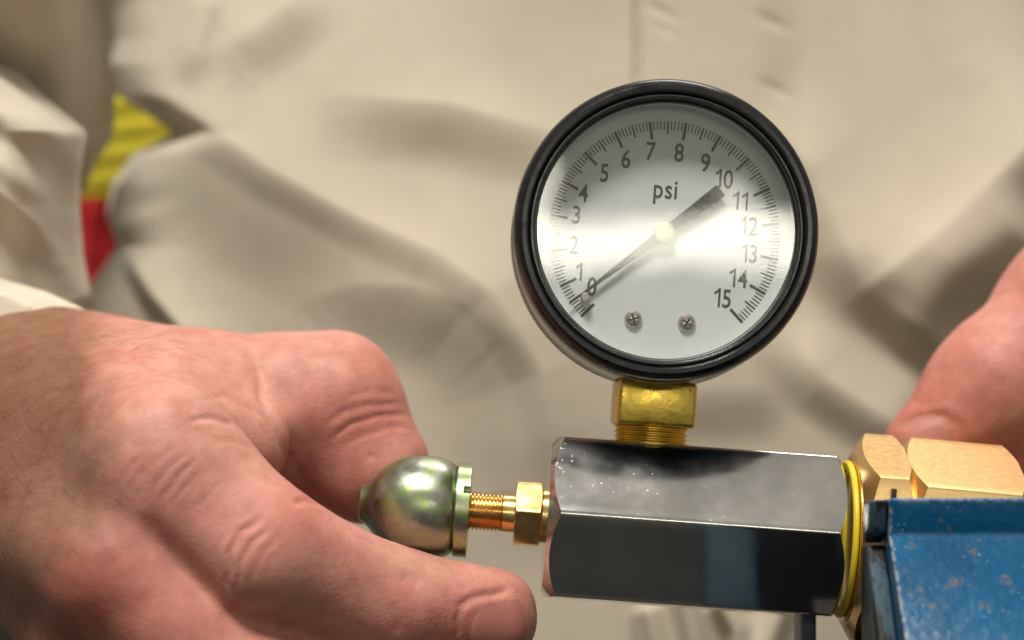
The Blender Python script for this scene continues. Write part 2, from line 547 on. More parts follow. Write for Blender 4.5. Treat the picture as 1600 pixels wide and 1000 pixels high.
def torso_depth(X, Y, u, v):
    z = 112 + 0 * X
    z += 14 * ((X - 900) / 800) ** 2
    F1 = [(150, 88), (260, 150), (420, 262), (560, 338), (680, 392), (770, 455), (850, 580), (890, 760), (900, 900)]
    z -= shelf(X, Y, F1, 2.0, 70, 60, 0.25)
    z -= shelf(X, Y, F1, 6.0, 170, 190, 0.2)
    z -= shelf(X, Y, [(440, 150), (560, 150), (700, 160), (860, 205), (1000, 240)], 4.5, 80, 110, 0.45)
    z -= shelf(X, Y, [(300, 95), (360, 70), (430, 20), (520, -60)], 3.6, 70, 90, 0.4)
    z -= ridge(X, Y, [(292, 150), (306, 70), (335, -60)], 3, 26, 0.35)
    z -= shelf(X, Y, [(400, 520), (480, 466), (560, 444), (640, 446), (720, 470), (790, 520), (850, 600)], 3, 90, 140, 0.45)
    z -= shelf(X, Y, [(1290, 500), (1380, 430), (1480, 350), (1620, 215), (1720, 120)], 11, 150, 130, 0.25)
    z -= shelf(X, Y, [(1180, 150), (1270, 260), (1330, 400), (1370, 520)], 6, 90, 120, 0.35)
    z -= shelf(X, Y, [(1200, 480), (1290, 590), (1400, 660), (1500, 690)], 5.5, 90, 80, 0.35)
    z -= ridge(X, Y, [(1400, 560), (1500, 430), (1640, 330)], 8, 60, 0.2)
    # placket edge with puckers along its stitching
    z -= 3.6 * smooth01((X - 998) / 7) * (1 - smooth01((X - 1170) / 90)) * smooth01((700 - Y) / 100) - 3.5 * np.exp(-((X - 996) / 5) ** 2)
    for (cx, cy, a) in ((1208, 35, 0.7), (1212, 140, 0.7), (1034, 18, 0.5), (1036, 45, 0.3), (1210, 260, 0.6)):
        z += a * np.exp(-((X - cx) / 24) ** 2 - ((Y - cy - 0.45 * (X - cx)) / 9) ** 2)
    # shirt front bunched below the fitting
    z -= ridge(X, Y, [(1060, 900), (1085, 1000), (1100, 1080)], 7, 22, 0.1)
    z -= ridge(X, Y, [(1120, 930), (1150, 985), (1165, 1080)], 9, 18, 0.1)
    z -= ridge(X, Y, [(1010, 940), (1040, 1060), (1050, 1100)], 5, 18, 0.1)
    z -= ridge(X, Y, [(1230, 930), (1200, 1010), (1210, 1100)], 5, 22, 0.1)
    # under-arm flap: dark fold near the left edge
    z -= shelf(X, Y, [(175, 330), (196, 390), (240, 460), (300, 530), (360, 600)], 7, 50, 30, 0.1)
    z += soft_noise(X, Y) * 0.9
    z += 30 * np.exp(-(u * 2000) / 22.0)
    return z
cloth_patch('shirt_front', M_SHIRT, -260, 1400,
            interp([(-260, 60), (-90, 120), (0, 168), (60, 176), (100, 170), (150, 186), (178, 226), (200, 262), (210, 268), (218, 252), (240, 208), (290, 174), (335, 166), (385, 184), (440, 146), (500, 100), (600, 60), (1400, 40)]),
            interp([(-260, 2150), (1400, 2150)]), torso_depth, 540, 440, person)

def upper_sleeve_depth(X, Y, u, v):
    z = 48 + 72 * v + 30 * smooth01((u - 0.78) / 0.22) ** 2 + 0 * X
    z -= ridge(X, Y, [(-40, -60), (20, 20), (60, 110)], 3, 60, 0.3)
    z += soft_noise(X * 1.0 + 300, Y) * 0.6
    return z
cloth_patch('upper_sleeve', M_SHIRT, -90, 300,
            interp([(-90, -420), (300, -420)]),
            interp([(-90, 138), (0, 152), (60, 166), (130, 178), (190, 180), (225, 172), (250, 150), (300, 132)]), upper_sleeve_depth, 120, 140, person)

def fore_sleeve_depth(X, Y, u, v):
    z = 40 + 8 * v + 34 * smooth01((u - 0.72) / 0.28) ** 2 + 14 * (1 - smooth01(v / 0.3)) ** 2
    z -= shelf(X, Y, [(-80, 150), (0, 172), (45, 182), (110, 190)], 5, 50, 60, 0.3)
    z -= shelf(X, Y, [(-60, 262), (0, 300), (60, 350), (110, 420), (150, 500)], 6, 70, 45, 0.15)
    z -= ridge(X, Y, [(-140, 190), (-20, 240), (60, 300), (110, 380)], 3.5, 26, 0.3)
    z -= ridge(X, Y, [(-60, 90), (20, 150), (90, 215), (128, 300)], 3.0, 22, 0.3)
    z += soft_noise(X * 1.8, Y * 1.5 + 200) * 1.1
    return z
def fore_top(Xu):
    return 0
cloth_patch('fore_sleeve', M_SHIRT, 60, 505,
            interp([(60, -420), (505, -420)]),
            interp([(60, -30), (100, 18), (150, 68), (205, 134), (215, 136), (260, 128), (320, 125), (400, 131), (460, 143), (505, 156)]), fore_sleeve_depth, 130, 170, person)

def cuff_depth(X, Y, u, v):
    z = 24 - 4 * v + 12 * smooth01((u - 0.8) / 0.2) ** 2 + 10 * (1 - smooth01(v / 0.3))
    z += soft_noise(X * 2.0 + 90, Y * 2 + 200) * 0.4
    return z
cuff = cloth_patch('cuff', M_CUFF, 432, 530,
            interp([(432, -420), (530, -420)]),
            interp([(432, -8), (455, 70), (478, 122), (492, 146), (505, 150), (530, 120)]), cuff_depth, 100, 60, person)

def trouser_depth(X, Y, u, v):
    return 150 + 6 * np.sin(X * 0.03 + Y * 0.012)
cloth_patch('trousers', M_TROUSER, 840, 1100, interp([(840, -150), (1100, -150)]), interp([(840, 160), (1100, 220)]), trouser_depth, 60, 40, person)

cloth_patch('shirt_side', M_SHIRT, -90, 150, interp([(-90, 60), (150, 60)]), interp([(-90, 300), (150, 300)]),
            lambda X, Y, u, v: 185 - 40 * (1 - v) + 5 * np.sin(X * 0.05), 40, 30, person)

# ------------------------------------------------------------------ hands: blended round cones polygonised with surface nets
def round_cone(p, a, ra, b, rb):
    ba = b - a
    l2 = float(ba @ ba)
    rr = ra - rb
    a2 = l2 - rr * rr
    il2 = 1.0 / l2
    pa = p - a
    y = pa @ ba
    z = y - l2
    q = pa * l2 - y[:, None] * ba
    x2 = (q * q).sum(1)
    y2 = y * y * l2
    z2 = z * z * l2
    k = np.sign(rr) * rr * rr * x2
    out = (np.sqrt(x2 * a2 * il2) + y * rr) * il2 - ra
    c1 = np.sign(z) * a2 * z2 > k
    c2 = np.sign(y) * a2 * y2 < k
    out = np.where(c2, np.sqrt(x2 + y2) * il2 - ra, out)
    out = np.where(c1, np.sqrt(x2 + z2) * il2 - rb, out)
    return out

def smin(a, b, k):
    h = np.maximum(k - np.abs(a - b), 0) / k
    return np.minimum(a, b) - h * h * h * k / 6.0

def surface_nets(f, org, h):
    nx, ny, nz = f.shape
    ins = f < 0
    cnt = np.zeros((nx - 1, ny - 1, nz - 1), np.float32)
    acc = np.zeros((nx - 1, ny - 1, nz - 1, 3), np.float32)
    def sub(i, j, k):
        return (slice(i, nx - 1 + i), slice(j, ny - 1 + j), slice(k, nz - 1 + k))
    corners = [(i, j, k) for i in (0, 1) for j in (0, 1) for k in (0, 1)]
    for c in corners:
        for ax in range(3):
            if c[ax] == 0:
                d = list(c); d[ax] = 1
                A, B = f[sub(*c)], f[sub(*d)]
                m = (A < 0) != (B < 0)
                t = np.where(m, A / np.where(m, A - B, 1), 0)
                cnt += m
                for q in range(3):
                    acc[..., q] += np.where(m, c[q] + (t if q == ax else 0), 0)
    act = cnt > 0
    vid = np.full(act.shape, -1, np.int64)
    vid[act] = np.arange(act.sum())
    base = np.argwhere(act).astype(np.float32)
    V = (base + acc[act] / cnt[act][:, None]) * h + org
    F = []
    for ax in range(3):
        o = [a for a in range(3) if a != ax]
        sl0 = [slice(1, -1)] * 3; sl1 = [slice(1, -1)] * 3
        sl0[ax] = slice(0, -1); sl1[ax] = slice(1, None)
        a, b = ins[tuple(sl0)], ins[tuple(sl1)]
        for flip, m in ((False, a & ~b), (True, ~a & b)):
            e = np.argwhere(m)
            e[:, o[0]] += 1; e[:, o[1]] += 1
            def g(d0, d1):
                q = e.copy(); q[:, o[0]] += d0; q[:, o[1]] += d1
                return vid[q[:, 0], q[:, 1], q[:, 2]]
            quad = np.stack([g(-1, -1), g(0, -1), g(0, 0), g(-1, 0)], 1)
            if flip ^ (ax == 1):
                quad = quad[:, ::-1]
            F.append(quad)
    F = np.concatenate(F)
    F = F[(F >= 0).all(1)]
    return V, F

def build_hand(name, cones, h, creases, tone, parent, bounds_pad=2.0, nails=(), label=None, lim=None):
    """cones: (pxA, pyA, depthA, r_pxA, pxB, pyB, depthB, r_pxB, blend mm); radii in photo pixels."""
    prim = []
    for (ax, ay, az, ar, bx, by, bz, br, k) in cones:
        a = np.array(P(ax, ay, az)) * 1e3; b = np.array(P(bx, by, bz)) * 1e3
        ra = ar * S * 1e3 * (D * 1e3 + az) / (D * 1e3); rb = br * S * 1e3 * (D * 1e3 + bz) / (D * 1e3)
        prim.append((a, ra, b, rb, k))
    lo = np.min([np.minimum(p[0] - p[1], p[2] - p[3]) for p in prim], 0) - bounds_pad
    hi = np.max([np.maximum(p[0] + p[1], p[2] + p[3]) for p in prim], 0) + bounds_pad
    if lim:
        lo = np.maximum(lo, lim[0]); hi = np.minimum(hi, lim[1])
    n = np.ceil((hi - lo) / h).astype(int) + 1
    gx, gy, gz = [lo[i] + h * np.arange(n[i]) for i in range(3)]
    def field(p):
        d = None
        for (a, ra, b, rb, k) in prim:
            c = round_cone(p, a, ra, b, rb)
            d = c if d is None else smin(d, c, k)
        return d
    f = np.empty(tuple(n), np.float32)
    YY, ZZ = np.meshgrid(gy, gz, indexing='ij')
    flat = np.stack([np.zeros(YY.size), YY.ravel(), ZZ.ravel()], 1)
    CH = 12
    for i in range(0, n[0], CH):
        xs = gx[i:i + CH]
        p = np.tile(flat, (len(xs), 1)); p[:, 0] = np.repeat(xs, len(flat))
        f[i:i + CH] = field(p).reshape(len(xs), n[1], n[2])
    V, F = surface_nets(f, lo, h)
    V = V.astype(np.float64)
    # a few Newton steps onto the surface, and the normals of the field
    def grad(p):
        e = 0.15
        g = np.stack([field(p + np.eye(3)[i] * e) - field(p - np.eye(3)[i] * e) for i in range(3)], 1)
        return g / np.maximum(np.linalg.norm(g, axis=1, keepdims=True), 1e-6)
    N = grad(V)
    V = V - N * field(V)[:, None] * 0.9
    N = grad(V)
    kk = D * 1e3 / (D * 1e3 + V[:, 1])
    PX = 800 + V[:, 0] * kk / (S * 1e3); PY = 500 - V[:, 2] * kk / (S * 1e3)
    facing = smooth01((-N[:, 1] + 0.25) / 0.5)
    disp = np.zeros(len(V))
    jx = 2.0 * np.sin(PY * 0.07 + 1.3 * np.sin(PX * 0.05)); jy = 2.0 * np.sin(PX * 0.06 + 1.7 * np.sin(PY * 0.05))
    for (pl, dep, w, lip) in creases:
        d, al = seg_dist(PX + jx, PY + jy, pl)
        tp = smooth01(al / 0.25 + 0.15) * smooth01((1 - al) / 0.25 + 0.15)
        disp += facing * tp * (-0.8 * dep * np.exp(-(d / w) ** 2) + lip * np.exp(-((np.abs(d) - 1.9 * w) / (1.1 * w)) ** 2))
    # gentle unevenness of flesh, tendons
    q = V * 0.16
    disp += 0.28 * np.sin(q[:, 0] * 1.3 + 1.2 * np.sin(q[:, 2])) * np.sin(q[:, 1] * 1.1 + q[:, 2] * 1.5 + 1.0)
    V = V + N * disp[:, None]
    col = tone(PX, PY, V, N)
    Wv = V * 1e-3 - np.array(person.location)
    o = mesh_obj(name, Wv.tolist(), F.tolist(), M_SKIN, parent)
    ca = o.data.color_attributes.new('skin_tone', 'FLOAT_COLOR', 'POINT')
    ca.data.foreach_set('color', np.concatenate([col, np.ones((len(col), 1))], 1).astype(np.float32).ravel())
    if label:
        o['label'] = label
    return o, V, N, F, PX, PY

def blob(PX, PY, cx, cy, rx, ry):
    return np.exp(-(((PX - cx) / rx) ** 2 + ((PY - cy) / ry) ** 2))

PINK = np.array((0.585, 0.275, 0.218)); TAN = np.array((0.255, 0.122, 0.072)); RED = np.array((0.50, 0.165, 0.125)); PALE = np.array((0.57, 0.33, 0.25)); BROWN = np.array((0.42, 0.215, 0.14))
def tone_right(PX, PY, V, N):
    c = np.tile(PINK, (len(PX), 1))
    t = 1 - smooth01((PX - 105 - 0.10 * (PY - 600)) / 110)
    jag = 0.5 + 0.5 * np.sin(PX * 0.11 + 2.0 * np.sin(PY * 0.05)) * np.sin(PY * 0.07)
    t = np.clip(t + 0.25 * (jag - 0.5) * (t > 0.02) * (t < 0.98), 0, 1)[:, None]
    c = c * (1 - t) + TAN * t
    for (cx, cy, rx, ry, a, tc_) in ((150, 920, 75, 80, 0.75, RED), (270, 960, 120, 60, 0.55, RED), (470, 795, 90, 50, 0.45, RED), (250, 745, 60, 45, 0.35, RED),
                                     (570, 640, 80, 60, 0.4, RED), (480, 770, 60, 40, 0.4, RED), (700, 990, 110, 60, 0.6, RED), (780, 930, 60, 40, 0.2, RED),
                                     (330, 690, 110, 70, 0.45, PALE), (470, 570, 70, 40, 0.35, PALE), (640, 880, 60, 26, 0.5, PALE), (90, 780, 60, 80, 0.25, PALE),
                                     (430, 940, 160, 60, 0.5, BROWN), (830, 970, 26, 60, 0.55, BROWN), (230, 690, 70, 40, 0.3, PALE)):
        w = (a * blob(PX, PY, cx, cy, rx, ry))[:, None]
        c = c * (1 - w) + tc_ * w
    return c

right_cones = [
    # wrist and forearm
    (-260, 700, 58, 196, 30, 696, 34, 182, 8),
    (-260, 790, 58, 155, 20, 785, 32, 152, 14),
    (30, 698, 34, 178, 140, 655, 18, 138, 16),
    # metacarpals
    (40, 650, 25, 140, 255, 720, -22, 116, 16),       # index
    (30, 760, 18, 150, 175, 890, -26, 112, 16),       # middle
    (40, 830, 25, 108, 158, 1010, -12, 100, 14),      # ring
    (60, 600, 38, 106, 330, 600, 16, 82, 16),         # thumb metacarpal
    # web between thumb and index
    (240, 640, 0, 104, 380, 690, 2, 74, 16),
    # thumb
    (330, 640, 22, 106, 440, 634, 23, 111, 8),
    (440, 634, 23, 111, 522, 623, 21, 99, 6),
    (522, 623, 21, 99, 590, 722, 19, 78, 6),
    (450, 660, 27, 92, 566, 738, 21, 78, 8),
    # index
    (255, 720, -22, 114, 408, 862, -26, 104, 9),
    (408, 862, -26, 104, 610, 948, -14, 88, 7),
    (610, 948, -14, 87, 765, 962, -6, 76, 6),
    # middle finger, running out of the frame
    (175, 890, -26, 110, 380, 1062, -26, 104, 4),
    (380, 1062, -26, 104, 590, 1110, -8, 92, 5),
    (158, 1010, -12, 100, 320, 1190, -14, 96, 6),
]
right_creases = [
    # crease where the thumb leaves the hand
    ([(386, 520), (402, 570), (412, 625), (436, 690), (470, 750), (515, 800)], 0.8, 9, 0.0),
    # web wrinkles
    ([(300, 626), (350, 620), (395, 640), (430, 668)], 0.28, 6, 0.05),
    ([(292, 660), (330, 654), (372, 660)], 0.42, 5, 0.1),
    ([(330, 690), (365, 690), (400, 705)], 0.15, 6, 0.05),
    # thumb joint wrinkles
    ([(505, 668), (535, 646), (575, 632), (632, 628)], 0.26, 4.5, 0.06),
    ([(512, 690), (548, 662), (592, 648), (645, 650)], 0.38, 4, 0.10),
    ([(530, 702), (570, 678), (612, 668), (655, 672)], 0.2, 4, 0.05),
    ([(540, 622), (580, 612), (622, 612)], 0.12, 5, 0.04),
    # index middle joint: stacked folds
    ([(412, 806), (380, 830), (358, 866), (354, 905), (366, 935)], 0.62, 5, 0.18),
    ([(424, 822), (394, 846), (374, 880), (372, 920)], 0.42, 4, 0.14),
    ([(440, 834), (410, 860), (394, 900), (394, 930)], 0.2, 4.5, 0.05),
    ([(385, 815), (350, 845), (334, 880)], 0.16, 5, 0.04),
    ([(455, 786), (478, 780), (506, 790)], 0.5, 5, 0.15),
    # knuckle hatch
    ([(236, 772), (262, 736), (296, 706)], 0.2, 3.5, 0.06),
    ([(250, 780), (276, 746), (310, 716)], 0.24, 3.5, 0.07),
    ([(220, 756), (244, 722), (272, 696)], 0.2, 3.5, 0.05),
    ([(262, 792), (290, 758), (318, 734)], 0.18, 3.5, 0.05),
    ([(186, 760), (200, 730), (222, 706)], 0.18, 3.5, 0.05),
    ([(202, 770), (220, 738), (244, 712)], 0.2, 3.5, 0.05),
    ([(300, 800), (330, 770), (350, 750)], 0.12, 4, 0.04),
    # between index and middle knuckles
    ([(215, 800), (250, 850), (300, 905), (345, 950)], 1.0, 20, 0.0),
    # fingertip: fold above the nail
    ([(712, 948), (740, 936), (772, 928), (800, 917)], 0.6, 6, 0.15),
    ([(716, 995), (714, 968), (722, 948)], 0.4, 5, 0.1),
    ([(625, 910), (640, 905), (660, 912)], 0.35, 10, 0.0),
    ([(618, 935), (622, 965), (618, 990)], 0.25, 9, 0.0),
    # thumb skin nick
    ([(575, 708), (580, 714), (572, 722)], 0.35, 3, 0.0),
]
rhand, hV, hN, hF, hPX, hPY = build_hand('hand', right_cones, 0.6, right_creases, tone_right, person,
    label='reddish hand with tanned hairy wrist pinching the domed metal nut',
    lim=(np.array((-142.0, -70.0, -88.0)), np.array((60.0, 90.0, 12.0))))

def nail_patch(owner, V, F, c_px, n, u, L, Wd, mat, lift=0.25):
    bvh = BVHTree.FromPolygons([tuple(v) for v in V], [tuple(int(i) for i in f) for f in F])
    n = Vector(n).normalized(); u = Vector(u); u = (u - n * u.dot(n)).normalized(); w = n.cross(u)
    origin = Vector(P(*c_px)) * 1e3
    nu, nw = 25, 21
    verts, faces = [], []
    for i in range(nu):
        for j in range(nw):
            a = -1 + 2 * i / (nu - 1); b = -1 + 2 * j / (nw - 1)
            # square -> superellipse
            aa = a * math.sqrt(1 - 0.36 * b * b); bb = b * math.sqrt(1 - 0.36 * a * a)
            p = origin + u * aa * L / 2 + w * bb * Wd / 2
            hit = bvh.ray_cast(p + n * 40, -n)
            e = max(abs(a), abs(b))
            off = lift * (1 - e ** 6) + 0.25 * (1 - b * b) - 0.15 * e ** 8
            q = (hit[0] if hit[0] else p) + n * off
            verts.append(q * 1e-3 - Vector(person.location))
    for i in range(nu - 1):
        for j in range(nw - 1):
            k = i * nw + j
            faces.append((k, k + nw, k + nw + 1, k + 1))
    o = mesh_obj('fingernail', verts, faces, mat, owner)
    md = o.modifiers.new('s', 'SMOOTH'); md.iterations = 6; md.factor = 0.5
    return o
nail_patch(rhand, hV, hF, (776, 984, -14), (0.16, -0.80, -0.55), (1, 0, -0.10), 12.6, 12.5, M_NAIL)

# arm hair
def hairs(owner, V, N, PX, PY, count, sel):
    cand = np.nonzero(sel)[0]
    pick = rng.choice(cand, min(count, len(cand)), replace=False)
    verts, faces = [], []
    for i in pick:
        p = Vector(V[i]); nrm = Vector(N[i])
        flow = Vector((0.55 + 0.3 * random.random(), -0.25 + 0.4 * random.random(), 0.45 * random.uniform(-1, 1.0)))
        flow = (flow - nrm * flow.dot(nrm)).normalized()
        Ln = random.uniform(3, 8); r0 = 0.026
        side = nrm.cross(flow)
        curl = random.uniform(-0.5, 0.5)
        b0 = len(verts)
        for s in range(5):
            t = s / 4
            c = p + flow * (Ln * t) + nrm * (Ln * 0.42 * (t - 0.7 * t * t) - 0.05) + side * (curl * Ln * t * t * 0.6)
            r = r0 * (1 - 0.8 * t)
            for q in range(3):
                a = q * 2.094
                verts.append((c + nrm * math.cos(a) * r + side * math.sin(a) * r) * 1e-3 - Vector(person.location))
        for s in range(4):
            for q in range(3):
                k = b0 + s * 3 + q; k2 = b0 + s * 3 + (q + 1) % 3
                faces.append((k, k2, k2 + 3, k + 3))
    o = mesh_obj('arm_hair', verts, faces, M_HAIR, owner)
    o['kind'] = 'stuff'
    return o
wsel = (hPX > -20) & (hPX < 250) & (hN[:, 1] < 0.3) & (hPY < 860)
wsel &= (rng.random(len(hPX)) < np.clip((235 - hPX) / 160, 0.02, 1)) | ((hPX < 380) & (hPY < 540) & (rng.random(len(hPX)) < 0.3))
hairs(rhand, hV, hN, hPX, hPY, 620, wsel)
tsel = (hPX > 150) & (hPX < 380) & (hPY < 560) & (hN[:, 2] > 0.2)
hairs(rhand, hV, hN, hPX, hPY, 150, tsel)

def tone_left(PX, PY, V, N):
    c = np.tile(np.array((0.53, 0.215, 0.165)), (len(PX), 1))
    for (cx, cy, rx, ry, a, tc_) in ((1560, 480, 60, 80, 0.6, PINK), (1440, 640, 60, 40, 0.4, RED), (1590, 640, 50, 60, 0.5, BROWN)):
        w = (a * blob(PX, PY, cx, cy, rx, ry))[:, None]
        c = c * (1 - w) + tc_ * w
    return c
left_cones = [
    (1443, 691, 26, 59, 1556, 602, 30, 94, 10),
    (1556, 602, 30, 94, 1700, 480, 40, 121, 10),
    (1700, 480, 40, 121, 1830, 420, 70, 150, 12),
    (1560, 700, 36, 72, 1700, 640, 44, 110, 8),
]
left_creases = [
    ([(1395, 668), (1430, 655), (1475, 652), (1500, 668)], 0.8, 7, 0.25),
]
lhand, lV, lN, lF, lPX, lPY = build_hand('hand', left_cones, 0.8, left_creases, tone_left, person,
    label='red thumb pressing behind the brass fittings', lim=(np.array((60.0, -10.0, -50.0)), np.array((150.0, 110.0, 60.0))))
nail_patch(lhand, lV, lF, (1444, 694, 18), (-0.2, -0.85, -0.35), (-0.7, 0, -0.6), 12, 10, M_NAIL_DULL, 0.1)

# ------------------------------------------------------------------ cloth seen in the gap between sleeve and shirt
gap = empty('hanging_cloth', P(170, 440, 210), 'yellow and red cloth hanging in the gap between sleeve and shirt', 'cloth')
def strip(name, mat, x0, x1, y0, y1, fy, fx=0):
    nu, nv = 30, 50
    verts, faces = [], []
    for j in range(nv):
        for i in range(nu):
            px = x0 + (x1 - x0) * i / (nu - 1); py = y0 + (y1 - y0) * j / (nv - 1)
            z = 210 + fy * math.sin(py * 0.16 + px * 0.02) + fx * math.sin(px * 0.22 + py * 0.03)
            verts.append(P(px, py, z) - Vector(gap.location))
    for j in range(nv - 1):
        for i in range(nu - 1):
            k = j * nu + i
            faces.append((k, k + nu, k + nu + 1, k + 1))
    o = mesh_obj(name, verts, faces, mat, gap)
    md = o.modifiers.new('thickness', 'SOLIDIFY'); md.thickness = 0.002
    return o
strip('yellow_band', M_YELLOW, 60, 330, 140, 309, 0.6)
strip('red_band', M_RED, 60, 330, 310, 520, 0.0, 4.0)

# ------------------------------------------------------------------ pressure gauge
ROLL = R(4.1)
gp = P(1016, 690, 0)
gauge = empty('pressure_gauge', gp, 'round black-rimmed white dial gauge reading psi on a brass stem', 'gauge', (R(-4), ROLL, 0))
GC = Matrix.Translation((-0.0009, -0.004, 0.0424)) @ Matrix.Scale(1.0, 4)     # centre of the dial in gauge space
lathe_obj('case', [(0, 15), (28.5, 11), (30.2, 10.4), (31.1, 9), (31.2, 7.5), (30.6, 6.5), (30.4, -7.2), (28, -7.2), (28, 5), (0, 5)], M_CASE, gauge, M=GC, n=128)
lathe_obj('bezel', [(30.0, -6.8), (30.75, -7.4), (30.85, -12.5), (30.5, -14.4), (29.9, -15.5), (29.0, -16.1), (28.2, -16.0), (27.75, -15.4), (27.55, -14.9), (27.2, -15.2), (26.9, -15.2), (26.55, -14.7), (26.3, -13.4), (26.3, -12.4), (27.4, -12.2), (27.4, -6.8)], M_BLACK, gauge, M=GC, n=160, closed=True)
lathe_obj('inner_ring', [(26.2, -13.3), (26.0, -13.2), (25.9, -12.3), (26.2, -12.2)], M_INNER, gauge, M=GC, n=128, closed=True)
lathe_obj('chamber_wall', [(27.3, -12.1), (26.9, -12.1), (26.5, -6.6), (27.3, -6.6)], M_DIAL, gauge, M=GC, n=128, closed=True)
# glass: thin, slightly domed
gl = []
for i in range(15):
    r = 26.05 * i / 14
    gl.append((r, -13.0 - 0.05 * (1 - (r / 26.05) ** 2)))
lathe_obj('glass', gl, M_GLASS, gauge, M=GC, n=128)
dial = lathe_obj('dial_face', [(0, -7.0), (26.7, -7.0), (26.7, -6.4), (0, -6.4)], M_DIAL, gauge, M=GC, n=128)

DM = 413.0 / 420 * S * 1e3     # mm per photo pixel in the dial plane
def pol(a, r):
    return (r * math.cos(R(a)), r * math.sin(R(a)))
def flat_bm(polys, y):
    bm = bmesh.new()
    for pl in polys:
        bm.faces.new([bm.verts.new((p[0] * 1e-3, y * 1e-3, p[1] * 1e-3)) for p in pl])
    return bm
ticks = []
ANG0, STEP = 228.1, 18.15
for i in range(151):
    a = ANG0 - i * STEP / 10
    r1 = 181 * DM
    if i % 10 == 0:
        r0, w = 153 * DM, 0.30
    elif i % 5 == 0:
        r0, w = 161 * DM, 0.18
    else:
        r0, w = 167 * DM, 0.12
    c, s = math.cos(R(a)), math.sin(R(a))
    q = []
    for (r, t) in ((r0, -w), (r0, w), (r1, w), (r1, -w)):
        q.append((r * c - t * s + 1.5 * DM, r * s + t * c - 4 * DM))
    ticks.append(q)
bm_obj('scale_marks', flat_bm(ticks, -7.06), M_PRINT, dial)['label'] = 'black printed scale ticks round the dial'

ONE = [(0.245, 0.0), (0.36, 0.0), (0.36, 1.0), (0.27, 1.0), (0.16, 0.86), (0.03, 0.79), (0.03, 0.67), (0.15, 0.71), (0.245, 0.79)]
def text_mesh(name, txt, x, z, size, mat, parent, y, label, sx=0.78):
    """flat lettering on the dial, glyph by glyph"""
    glyphs = []
    for ch in txt:
        if ch == '1':
            h = size * 0.73
            glyphs.append(([(p[0] * h, p[1] * h) for p in ONE], [list(range(len(ONE)))]))
            continue
        cu = bpy.data.curves.new(name, 'FONT')
        cu.body = ch; cu.size = size * 1e-3; cu.offset = 0.00006
        ob = bpy.data.objects.new(name + '_tmp', cu)
        COL.objects.link(ob)
        dg = bpy.context.evaluated_depsgraph_get()
        me = bpy.data.meshes.new_from_object(ob.evaluated_get(dg))
        bpy.data.objects.remove(ob)
        xm = min(v.co.x for v in me.vertices)
        glyphs.append(([((v.co.x - xm) * 1e3 * sx, v.co.y * 1e3) for v in me.vertices], [list(p.vertices) for p in me.polygons]))
        bpy.data.meshes.remove(me)
    V, F, off = [], [], 0.0
    for (vv, ff) in glyphs:
        k = len(V)
        V += [(p[0] + off, p[1]) for p in vv]
        F += [[i + k for i in f] for f in ff]
        off = max(p[0] for p in V) + size * 0.085
    cx = (min(p[0] for p in V) + max(p[0] for p in V)) / 2
    cy = (min(p[1] for p in V) + max(p[1] for p in V)) / 2
    o = mesh_obj(name, [((p[0] - cx + x) * 1e-3, y * 1e-3, (p[1] - cy + z) * 1e-3) for p in V], F, mat, parent, smooth=False)
    o['label'] = label
    return o
def dial_xy(px, py):
    dx, dz = (px - 1037) * DM, (367 - py) * DM
    return (dx * math.cos(ROLL) - dz * math.sin(ROLL), dx * math.sin(ROLL) + dz * math.cos(ROLL))
NUM = [(925, 450), (905, 427), (897, 385), (901, 338), (912, 304), (945, 272), (979, 250), (1018, 238), (1062, 240), (1103, 256), (1132, 281), (1157, 316), (1170, 355), (1170, 398), (1153, 437), (1128, 468)]
for k in range(16):
    x, z = dial_xy(*NUM[k])
    text_mesh('numeral', str(k), x, z, 5.3, M_PRINT, dial, -7.06, 'printed number %d on the dial' % k)
text_mesh('unit_text', 'psi', *dial_xy(1040, 303), 5.6, M_PRINT, dial, -7.06, 'printed letters psi on the dial')

# pointer (0 at lower left)
PA = 221.0
ptr = bmesh.new()
c, s = math.cos(R(PA)), math.sin(R(PA))
def pt(l, w):
    return (l * c - w * s, l * s + w * c)
outl = [pt(24.3, 0.12), pt(13, 0.52), pt(3.0, 1.0), pt(0, 1.4), pt(-3.5, 1.0), pt(-14.6, 1.4), pt(-14.6, -1.4), pt(-3.5, -1.0), pt(0, -1.4), pt(3.0, -1.0), pt(13, -0.52), pt(24.3, -0.12)]
fr_ = [ptr.verts.new((p[0] * 1e-3, -8.3e-3, p[1] * 1e-3)) for p in outl]
bk_ = [ptr.verts.new((p[0] * 1e-3, -8.05e-3, p[1] * 1e-3)) for p in outl]
ptr.faces.new(fr_); ptr.faces.new(bk_[::-1])
for i in range(len(outl)):
    j = (i + 1) % len(outl)
    ptr.faces.new((fr_[i], bk_[i], bk_[j], fr_[j]))
pointer = bm_obj('pointer', ptr, M_POINTER, gauge, smooth=False, M=GC)
lathe_obj('hub', [(0, -9.3), (0.35, -9.3), (0.45, -9.15), (1.6, -9.1), (2.05, -8.95), (2.15, -8.7), (2.15, -7.9), (0, -7.9)], M_HUB, pointer, n=40)
